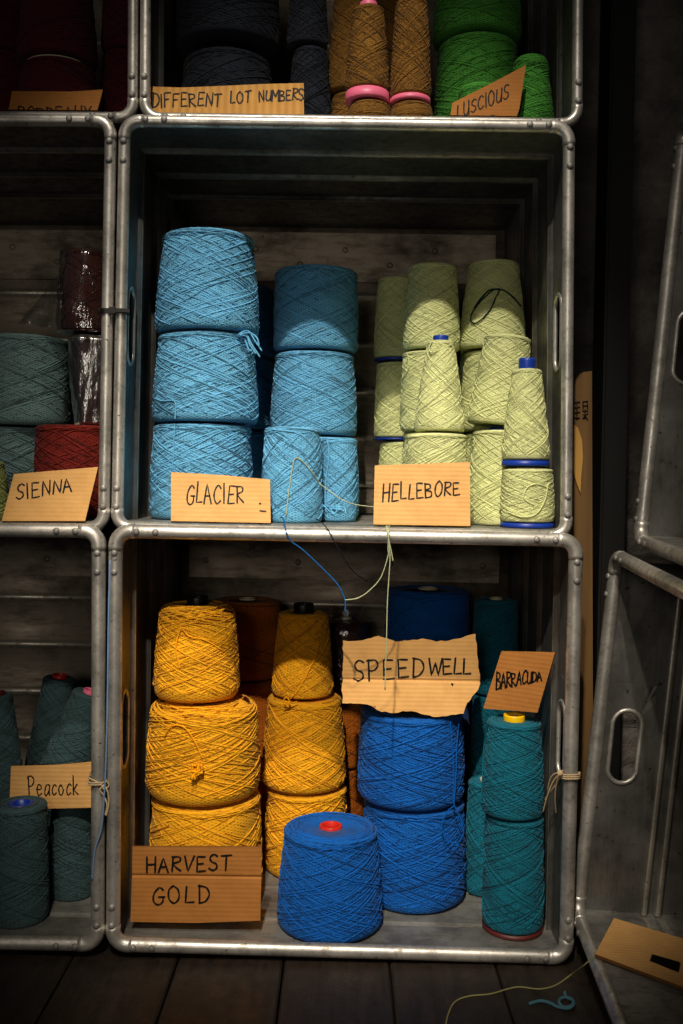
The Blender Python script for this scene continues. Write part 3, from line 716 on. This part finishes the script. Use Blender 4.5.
def twine_loop(cx, w, zc, Yr, turns=3):
    pts = []
    for k in range(turns * 24 + 1):
        t = 2 * PI * k / 24
        ct, st = math.cos(t), math.sin(t); rr = .0128
        pts.append(Vector((cx + (w if ct > 0 else -w) * min(1, abs(ct) * 4) + rr * ct, Yr + rr * st, zc + .0028 * (k / 24 - turns / 2) + .0006 * math.sin(3 * t))))
    return pts
root = empty('twine_tie', (0, 0, 0), 'natural twine knotted around the crate rim holding the yellowish tag', 'twine', 'twine ties on the crate rims')
c1 = at(98.4, 784, 0); c2 = c1
m = MB(); m.tube(twine_loop((c1.x + c2.x) / 2, (c2.x - c1.x) / 2, at(105, 782, 0).z, 0, 2), .0012, 6, caps=True); m.build('binding', M_TWINE, root)
hole = at(92, 773.5, .117)
m = MB(); m.tube(spline([hole + Vector((0, .012, 0)), hole + Vector((-.002, -.004, .003)), at(91.5, 776, .05), at(88.5, 777, .004), at(91, 779, -.0105), on_rim(97, 782), on_rim(103, 786)], 8), .0012, 6)
m.build('cord', M_TWINE, root)
for pp in ([(103, 785), (107, 790), (109, 802), (106, 816)], [(103, 786), (100, 790), (104, 796), (107, 805), (105, 815)], [(102, 784), (106, 781), (109, 786), (103, 789)]):
    m = MB(); m.tube(spline([on_rim(x, y, 0, .002 + .0015 * i % .003) for i, (x, y) in enumerate(pp)], 7), .0011, 6); m.build('tail', M_TWINE, root)
m = MB(); m.dome(on_rim(104, 786, 0, -.001), Vector((0, -1, 0)), .0038, .0045); m.build('knot', M_TWINE, root)
root = empty('twine_tie', (0, 0, 0), 'natural twine tied around the rim beside the teal cones, tails hanging', 'twine', 'twine ties on the crate rims')
c1 = at(570.3, 775, 0)
m = MB(); m.tube(twine_loop(c1.x, 0, c1.z, 0, 3), .0012, 6); m.build('binding', M_TWINE, root)
for pp in ([(560, 773), (553, 782), (547, 797), (543, 812)], [(559, 774), (556, 786), (555, 800), (556, 813)], [(560, 772), (552, 776), (548, 788), (550, 800)], [(561, 773), (557, 783), (550, 792), (545, 800)]):
    m = MB(); m.tube(spline([at(x, y, -.010 + .012 * i) for i, (x, y) in enumerate(pp)], 7), .0011, 6); m.build('tail', M_TWINE, root)
m = MB(); m.dome(at(560, 773, -.006), Vector((-.4, -1, 0)), .0042, .005); m.build('knot', M_TWINE, root)

TC = 'yarn strand'
strand('yarn_strand', [at(281, 517, .045), at(284, 520, .012), on_rim(286, 531, 0, .002), at(291, 541, -.010), at(303, 550, -.006), at(322, 568, -.002), at(338, 585, 0), at(345, 600, 0), at(345, 612, 0)], .0010, plain('deep_blue_strand', '1E5A94', .9, .1),
       'bright blue strand hanging over the shelf edge, knotted to a pale one', TC, group='yarn strands hanging from the shelf edge')
strand('yarn_strand', [at(316, 519, .04), at(321, 522, .01), on_rim(329, 531, 0, .002), at(335, 543, -.009), at(345, 560, .0), at(355, 573, .02), at(367, 581, .05)], .0007, YS['navy'],
       'thin dark strand drooping under the shelf, right of the bright blue one', TC, group='yarn strands hanging from the shelf edge')
root = empty('yarn_strand', at(388, 528, 0), 'pale green strands hanging over the edge below the tall ribbed sign', TC, 'yarn strands hanging from the shelf edge')
mi = Matrix.Translation(-root.location)
M_STR = plain('pale_green_strand', 'B4BA94', .9, .1)
for pp in ([(387, 526, .018), (388, 531, -.0115), (389, 545, -.012), (390, 560, -.011), (387.5, 600, -.008), (386.5, 640, -.006), (385, 690, -.004)],
           [(389, 526, .018), (389, 531, -.012), (388, 548, -.0125), (388, 556, -.012), (381, 577, -.008), (370, 590, -.004), (358, 598, -.002), (345, 600, -.0015)],
           [(386, 526, .018), (387, 531, -.012), (391, 550, -.012), (393, 561, -.012)]):
    m = MB(); m.tube([mi @ q for q in spline([at(*q) for q in pp], 8)], .0008, 6); m.build('strand', M_STR, root)
# loose ends lying on the cones: parts of their cones
def loose(key, pts, r, mat, name='loose_end', lift=.0016, free=0):
    c = CONES[key]; ro = c['root']; W0 = Matrix.Translation(ro.location)
    q = [surf(x, y, key, lift) for x, y in pts]
    m = MB(); m.tube([W0.inverted() @ p_ for p_ in spline(q, 7)], r, 6); m.build(name, mat, ro)
loose('gA2', [(154, 398), (162, 401), (174, 401), (175.5, 410), (175, 419)], .0011, YS['glacier'])
loose('gA1', [(175, 424), (174, 440), (173.5, 455), (172, 470)], .0011, YS['glacier'])
for j, pp in enumerate(([(238, 335), (246, 334), (252, 345), (260, 357)], [(239, 334), (248, 331), (255, 341), (262, 351)], [(240, 336), (245, 340), (249, 350), (253, 350)], [(241, 334), (250, 333), (257, 338), (259, 347)], [(240, 335), (247, 337), (250, 345), (256, 354)])):
    c = CONES['gA2']; p_ = [surf(x, y, 'gA2', .003 + .0008 * j) for x, y in pp[:2]]; yv = p_[-1].y - .004
    p_ += [at(x, y, yv) for x, y in pp[2:]]
    m = MB(); m.tube([q - c['root'].location for q in spline(p_, 6)], .0013, 6); m.build('frayed_end', YS['glacier'], c['root'])
loose('gC', [(286, 516), (289, 490), (293, 465), (296, 458), (302, 461), (312, 472), (319, 482)], .0008, M_STR)
loose('gD', [(327, 440), (329, 455), (326, 480), (325, 500), (326, 512)], .0011, YS['glacier'])
m = MB(); base_ = CONES['gD']['root'].location
for j in range(7):
    rr = random.Random(j); p0 = at(333 + rr.uniform(-5, 5), 515, .115)
    pts = [p0 + Vector((rr.uniform(-.014, .014), rr.uniform(-.012, .004), rr.uniform(.002, .016))) for _ in range(5)]
    m.tube([q - base_ for q in spline(pts, 6)], .0011, 5)
m.build('frayed_end', YS['glacier'], CONES['gD']['root'])
strand('yarn_strand', [at(319, 483, .075), at(332, 493, .07), at(345, 501, .07), at(358, 505, .075), at(376, 507, .08)], .0007, M_STR, 'fine pale strand spanning from the light blue cones to the ribbed sign', TC)
# dark looped thread on the big pale green cone
m = MB(); m.tube(spline([surf(x, y, 'hS', .0022) for x, y in [(521, 306), (514, 298), (505, 291), (496, 289), (488, 294), (479, 303), (472, 313), (471, 321), (476, 323), (484, 317), (491, 308), (496, 297), (499, 290), (490, 290), (482, 297), (474, 308)]], 7), .0012, 6)
tag(m.build('yarn_loop', plain('dark_green_thread', '1C322E', .9, .1), None), 'dark green looped thread lying across the big pale green cone', 'yarn loop')
for k_, pp in (('hQ2', [(407, 352), (409, 365), (405, 375), (400, 381)]), ('hR', [(432, 341), (429, 349), (434, 352), (452, 344)])): loose(k_, pp, .0009, YS['hellebore'])
loose('hV2', [(548, 484), (545, 500), (536, 514), (522, 517), (508, 512)], .0010, YS['hellebore'])
loose('hV2', [(534, 505), (524, 498), (527, 488), (537, 484), (549, 488)], .0010, YS['hellebore'])
loose('yA2', [(164, 737), (172, 726), (185, 728), (196, 744), (202, 758)], .0010, YS['gold'])
c = CONES['yA2']; m = MB(); kp = surf(198, 771, 'yA2', .003) - c['root'].location
for j in range(9):
    rr = random.Random(j + 40); pts = [kp + Vector((rr.uniform(-.009, .009), rr.uniform(-.007, .002), rr.uniform(-.010, .012))) for _ in range(4)]
    m.tube(spline(pts, 6), .0018, 6)
m.build('yarn_knot', YS['gold'], c['root'])
loose('yA3', [(181, 627), (176, 645), (178, 660), (180, 668)], .0012, YS['gold'])
loose('yA3', [(181, 627), (189, 636), (205, 640), (222, 650)], .0010, YS['gold'])
loose('yB3', [(319, 641), (316, 655), (308, 672), (298, 690), (290, 699)], .0011, YS['gold'])
c = CONES['yB2']; zc_ = surf(290, 703, 'yB2', .004)
m = MB(); m.tube([q - c['root'].location for q in spline([zc_ + Vector((.012 + .0, -.003, .003)), zc_ + Vector((.0, -.006, .001)), zc_ + Vector((-.010, -.006, .006)), zc_ + Vector((-.004, -.006, .010)), zc_ + Vector((-.0, -.006, .0)), zc_ + Vector((-.012, -.005, -.001))], 7)], .0012, 6); m.build('loose_end', YS['gold'], c['root'])
loose('bF1', [(450, 722), (452, 745), (454, 775), (453, 800)], .0010, YS['glacier'] if 0 else YS['speed'], lift=.003)
loose('bF1', [(459, 722), (457, 745), (456, 775), (454, 803)], .0010, YS['speed'], lift=.003)
yv = surf(445, 812, 'bF1', .003).y - .002; c = CONES['bF1']
m = MB(); m.tube([at(x, y, yv) - c['root'].location for x, y in [(v.x, v.y) for v in spline([(454, 806, 0), (447, 812, 0), (442, 824, 0), (445, 838, 0), (455, 843, 0), (463, 836, 0), (462, 822, 0), (456, 810, 0), (453, 800, 0)], 6)]], .0010, 6); m.build('yarn_loop', YS['speed'], c['root'])
loose('tG1', [(488, 722), (484, 745), (482.5, 775), (481, 805)], .0009, YS['teal'])
c = CONES['wA']; m = MB(); pts = []
for k in range(13):
    t = PI + .55 + (PI - 1.1) * k / 12; pts.append((c['rt'] * .93 * math.cos(t), c['rt'] * .93 * math.sin(t), c['h'] + .0022))
m.tube(pts, .0011, 5); m.build('pale_thread', P['cream'], c['root'])
# blue thread between the lower rims
strand('yarn_strand', [at(110, 560, -.007), at(108.5, 620, -.0085), at(107.5, 700, -.0085), at(106, 760, -.0125), at(104, 800, -.0135), at(101, 830, -.0125), at(95, 850, -.011), at(92, 880, -.008)], .0013, plain('faded_blue_yarn', '6F8FB8', .9, .1), 'faded blue strand running down between the two upright crate rims', TC)

# ------------------------------------------------------------------ plastic bags
def film(name='clear_film', base=.15, rgh=.16):
    t = NT(name); t.t.nodes.remove(t.b)
    tr = t.n('ShaderNodeBsdfTransparent'); tr.inputs[0].default_value = (.93, .92, .90, 1)
    gl = t.n('ShaderNodeBsdfGlossy'); gl.inputs['Roughness'].default_value = rgh; gl.inputs[0].default_value = (1, 1, 1, 1)
    lw = t.n('ShaderNodeLayerWeight'); lw.inputs['Blend'].default_value = .35
    mm = t.n('ShaderNodeMath', operation='MULTIPLY_ADD'); t.l(lw.outputs['Facing'], mm.inputs[0]); mm.inputs[1].default_value = .5; mm.inputs[2].default_value = base
    mx = t.n('ShaderNodeMixShader'); t.l(mm.outputs[0], mx.inputs[0]); t.l(tr.outputs[0], mx.inputs[1]); t.l(gl.outputs[0], mx.inputs[2])
    t.l(mx.outputs[0], t.out.inputs[0])
    tc = t.n('ShaderNodeTexCoord').outputs['Object']; a = noise_node(t, tc, 38, 4, .55, (1.4, 1.4, .6))
    b = t.n('ShaderNodeBump', i_Strength=.9, i_Distance=.006); t.l(a, b.inputs['Height']); t.l(b.outputs[0], gl.inputs['Normal'])
    return t.m
M_FILM = film(); M_FILM2 = film('milky_film', .34, .28)
def bag(loc, prof, label, seed, amp=.004, mat=None):
    m = MB(); n = 44; vs = []
    pr = []
    for (a, za), (b, zb) in zip(prof[:-1], prof[1:]):
        for k in range(6): t = k / 6; pr.append((a + (b - a) * t, za + (zb - za) * t))
    pr.append(prof[-1])
    for r, z in pr:
        for k in range(n):
            a = 2 * PI * k / n; q = noise.noise(Vector((math.cos(a) * 1.6 + seed, math.sin(a) * 1.6, z * 22))) + .5 * noise.noise(Vector((math.cos(a) * 5 + seed, math.sin(a) * 5, z * 40)))
            rr = max(.002, r + amp * max(.1, q + .9)); vs.append((rr * math.cos(a), rr * math.sin(a), z))
    fs = [(i * n + k, i * n + (k + 1) % n, (i + 1) * n + (k + 1) % n, (i + 1) * n + k) for i in range(len(pr) - 1) for k in range(n)]
    m.add(vs, fs); o = m.build('plastic_bag', mat or M_FILM); o.location = loc
    return tag(o, label, 'plastic bag', 'clear plastic bags')
sr = CONES['sR']; zr = sr['z0'] + sr['h'] + .004
Yb = .15; pxm = (D + Yb) / F
b1 = yarn_cone(at(91, 400, Yb).x, Yb, zr, at(91, 338, Yb).z - zr, .017, .026, Y['brown'], 'brown cone inside the lower clear bag on the rust red one', 'brown yarn cones in bags', core=None, passes=20)
b2 = yarn_cone(at(86, 300, Yb).x, Yb, at(86, 333, Yb).z, at(86, 254, Yb).z - at(86, 333, Yb).z, .036, .03, Y['brown'], 'dark brown cone inside the upper clear bag', 'brown yarn cones in bags', core=None, passes=30)
bag((b1['x'], Yb, zr - .003), [(.012, .0005), (.021, .004), (.022, .02), (.026, b1['h'] * .8), (.031, b1['h'] * .98), (.024, b1['h'] + .004)], 'clear bag tapering down onto the rust red cone', 1.3, .006, M_FILM2)
bag((b2['x'], Yb, b2['z0'] - .003), [(.02, -.001), (.037, .002), (.041, .02), (.038, .07), (.034, b2['h'] + .003), (.012, b2['h'] + .008)], 'clear bag around the dark brown cone beside the crate rim', 4.7)
# loose corner of film spreading to the left of the upper bag
m = MB(); A_, B_, C_ = at(70, 262, Yb + .03), at(18, 325, Yb + .10), at(78, 330, Yb + .02)
vs = []; fs = []; n = 16; idx = {}
for i in range(n + 1):
    for j in range(n + 1 - i):
        u, v = i / n, j / n; p_ = A_ * (1 - u - v) + B_ * u + C_ * v
        p_ = p_ + Vector((0, -.01 - .016 * noise.noise(p_ * 30), .004 * noise.noise(p_ * 40 + Vector((5, 0, 0))))); idx[i, j] = len(vs); vs.append(p_)
for i in range(n):
    for j in range(n - i):
        fs.append((idx[i, j], idx[i + 1, j], idx[i, j + 1]))
        if i + j < n - 1: fs.append((idx[i + 1, j], idx[i + 1, j + 1], idx[i, j + 1]))
m.add(vs, fs); tag(m.build('plastic_bag', film('amber_film', .24, .3)), 'empty flap of clear film spread above the big grey teal cone', 'plastic bag', 'clear plastic bags')
bc = CONES['bagC']
bag((bc['x'], bc['y'], bc['z0'] - .0035), [(.02, .001), (bc['rb'] + .003, .004), (bc['rb'] + .004, .03), (bc['rt'] + .006, bc['h']), (.02, bc['h'] + .012), (.03, bc['h'] + .03)], 'clear bag over the dark brown cone beside the narrower gold stack', 8.1, .004)

# ------------------------------------------------------------------ room
def stone():
    t = NT('dark_brick'); tc = t.n('ShaderNodeTexCoord').outputs['Object']
    a = noise_node(t, tc, 7, 6, .65); b = noise_node(t, tc, 45, 5, .7)
    t.l(t.ramp(a, [(.3, (.05, .044, .038)), (.55, (.18, .158, .138)), (.75, (.36, .315, .27))]), t.b.inputs['Base Color'])
    t.b.inputs['Roughness'].default_value = .75
    b1 = t.n('ShaderNodeBump', i_Strength=.8, i_Distance=.012); t.l(b, b1.inputs['Height']); t.l(b1.outputs[0], t.b.inputs['Normal']); return t.m
m = MB(); vs = []; NX, NZ = 240, 220; x0, x1, z1 = -1.6, 1.6, 2.2; yw = .62
for j in range(NZ + 1):
    for i in range(NX + 1):
        x = x0 + (x1 - x0) * i / NX; z = z1 * j / NZ; row = int(z / .085); fz_ = (z / .085) % 1; fx_ = ((x + (row % 2) * .12) / .24) % 1
        e = min(fx_ * .24, (1 - fx_) * .24, fz_ * .085, (1 - fz_) * .085); k = min(1, e / .014)
        vs.append((x, yw - .012 * k * k * (3 - 2 * k) - .008 * noise.noise(Vector((x * 9, z * 9, 3))), z))
fs = [(j * (NX + 1) + i, j * (NX + 1) + i + 1, (j + 1) * (NX + 1) + i + 1, (j + 1) * (NX + 1) + i) for j in range(NZ) for i in range(NX)]
m.add(vs, fs); tag(m.build('wall_back', stone()), kind='structure')
def wood_dark():
    t = NT('dark_floorboards'); tc = t.n('ShaderNodeTexCoord').outputs['Object']
    a = noise_node(t, tc, 12, 6, .65, (6, .7, 1)); b = noise_node(t, tc, 40, 4, .7); c = noise_node(t, tc, 170, 2, .5)
    c1 = t.ramp(a, [(.3, (.007, .0045, .003)), (.7, (.028, .017, .010))])
    m2 = t.n('ShaderNodeMix', data_type='RGBA'); t.l(t.ramp(c, [(.69, (0, 0, 0)), (.76, (.6, .6, .6))]), m2.inputs[0]); t.l(c1, m2.inputs[6]); m2.inputs[7].default_value = (.09, .07, .05, 1)
    t.l(m2.outputs[2], t.b.inputs['Base Color']); t.l(t.ramp(b, [(.3, (.42,) * 3), (.7, (.75,) * 3)]), t.b.inputs['Roughness'])
    bb = t.n('ShaderNodeBump', i_Strength=.5, i_Distance=.003); t.l(a, bb.inputs['Height']); t.l(bb.outputs[0], t.b.inputs['Normal']); return t.m
m = MB(); x = -1.7; rr = random.Random(5)
while x < 1.7:
    w = .148; h = rr.uniform(-.0012, 0) - .0055
    prof = [(x + .0012, -.04), (x + .0012, h - .003), (x + .004, h), (x + w - .004, h), (x + w - .0012, h - .003), (x + w - .0012, -.04)]
    for (xa, za), (xb, zb) in zip(prof[:-1], prof[1:]): m.add([(xa, -1.6, za), (xb, -1.6, zb), (xb, .64, zb), (xa, .64, za)], [(0, 1, 2, 3)])
    x += w
m.add([(-1.7, -1.6, -.04), (1.7, -1.6, -.04), (1.7, .64, -.04), (-1.7, .64, -.04)], [(0, 1, 2, 3)])
tag(m.build('floor', wood_dark(), None, smooth=False), kind='structure')

# board and post in the gap
def wood(name, ca, cb):
    t = NT(name); tc = t.n('ShaderNodeTexCoord').outputs['Object']; a = noise_node(t, tc, 30, 5, .6, (1, 1, .06))
    t.l(t.ramp(a, [(.3, lin(ca)), (.7, lin(cb))]), t.b.inputs['Base Color']); t.b.inputs['Roughness'].default_value = .6; return t.m
Yp = .14
p1 = [(568, 400), (576, 382), (583.5, 372), (592, 371), (592.5, 560), (593, 720), (594, 870), (574, 870), (568, 560)]
q = [at(x, y, Yp) for x, y in p1]; bz = -.0045
q[6] = Vector((q[6].x, Yp, bz)); q[7] = Vector((q[7].x, Yp, bz))
root = empty('wooden_board', (q[6].x, Yp, 0), 'pale wooden plank with a cut corner and black stencil marks standing beside the crates', 'plank')
m = MB(); n = len(q); o_ = root.location
m.add([p_ - o_ for p_ in q] + [p_ - o_ + Vector((0, .02, 0)) for p_ in q], [tuple(range(n)), tuple(range(2 * n - 1, n - 1, -1))] + [(k, (k + 1) % n, n + (k + 1) % n, n + k) for k in range(n)])
m.build('plank', wood('pine', '452F15', '765424'), root, smooth=False)
m = MB(); cl = [(574, 424), (578, 428), (582, 440), (583, 458), (581, 480), (580.5, 493), (577, 484), (573, 470), (571, 450), (572, 430)]
cv = [at(x, y, Yp - .004) - o_ for x, y in cl]; n = len(cv); m.add(cv + [p_ + Vector((0, .0035, 0)) for p_ in cv], [tuple(range(n))] + [(k, (k + 1) % n, n + (k + 1) % n, n + k) for k in range(n)])
m.build('pale_inlay', wood('pale_pine', '9A7030', 'BC8E40'), root, smooth=False)
m = MB()
for a, b in (((574.5, 403), (580, 402)), ((574.5, 408), (580, 407)), ((574.5, 413), (580, 412)), ((574.5, 418), (580, 418)), ((577, 401), (577, 420)), ((582.5, 402), (588, 401)), ((583, 406), (588, 405.5)), ((582.5, 411), (588, 411)), ((583, 401), (583, 409)), ((587.5, 401), (587.5, 409)), ((585, 409), (585, 419)), ((582.5, 419), (588, 413)), ((583, 414), (588, 420))):
    A_, B_ = at(*a, Yp - .0008) - o_, at(*b, Yp - .0008) - o_; m.tube([A_, B_], .0009, 4)
m.build('stencil_mark', M_INK, root)
# dark upright post
xa, xb = at(601, 500, .40).x, at(626, 500, .40).x
m = MB(); bm = bmesh.new(); bmesh.ops.create_cube(bm, size=1)
for v in bm.verts: v.co = Vector(((xa + xb) / 2 + v.co.x * (xb - xa), .44 + v.co.y * .08, 1.0455 + v.co.z * 2.1))
bmesh.ops.bevel(bm, geom=bm.edges[:], offset=.004, segments=2, affect='EDGES')
me = bpy.data.meshes.new('timber_post'); bm.to_mesh(me); bm.free()
tag(link('timber_post', me, wood('blackened_wood', '080706', '14100C')), 'blackened timber post upright in front of the dark brick wall', 'post')
# thread and scrap on the floor
def onf(px, py, z): return hit(px, py, Vector((0, 0, z - .0055)), Vector((0, 0, 1)))
strand('yarn_strand', [onf(445, 1028, .0012), onf(449, 1012, .0012), onf(456, 1001, .0012), onf(470, 996, .0012), onf(490, 994, .0012), onf(508, 989, .0012), onf(520, 987, .0012), onf(540, 989, .0012), onf(556, 985, .002), onf(572, 974, .012), at(583, 966, -.092), at(594, 956.5, -.090)], .0010,
       plain('olive_thread', '8F8A5A', .9, .1), 'olive thread trailing over the floorboards from the loose cardboard', TC)
strand('yarn_strand', [onf(x, y, .0025 + .001 * (i % 3)) for i, (x, y) in enumerate([(529, 1004), (540, 1001), (550, 1003), (558, 1007), (569, 1008), (574, 1003), (570, 998), (562, 998), (559, 1002), (563, 1007), (571, 1006), (573, 1001), (566, 997), (565, 992)])], .0022, plain('grey_blue_yarn', '4C7484', .9, .1), 'curled scrap of grey-blue yarn on the floor', TC)

# ------------------------------------------------------------------ light
def spot(name, loc, tgt, e, col, size, blend, r):
    l = bpy.data.lights.new(name, 'SPOT'); l.energy = e; l.color = col; l.spot_size = math.radians(size); l.spot_blend = blend; l.shadow_soft_size = r
    o = bpy.data.objects.new(name, l); COL.objects.link(o); o.location = loc
    o.rotation_euler = (Vector(tgt) - Vector(loc)).to_track_quat('-Z', 'Y').to_euler(); return o
spot('upper_lamp', (-.15, -1.55, 2.95), (.02, .1, .77), 300, (1, .91, .77), 26, 1.0, .03)
spot('lower_lamp', (-.20, -1.75, 2.10), (-.02, .1, .38), 205, (1, .89, .72), 27, 1.0, .025)
spot('room_lamp', (-.45, -2.5, .95), (.1, .2, .62), 25, (1, .90, .76), 62, .9, .25)
w = bpy.data.worlds.new('world'); sc.world = w; w.use_nodes = True
w.node_tree.nodes['Background'].inputs[0].default_value = (.75, .85, 1, 1); w.node_tree.nodes['Background'].inputs[1].default_value = .012
sc.view_settings.view_transform = 'Standard'; sc.view_settings.look = 'None'; sc.view_settings.exposure = 0; sc.view_settings.gamma = 1
sc.view_settings.use_curve_mapping = False
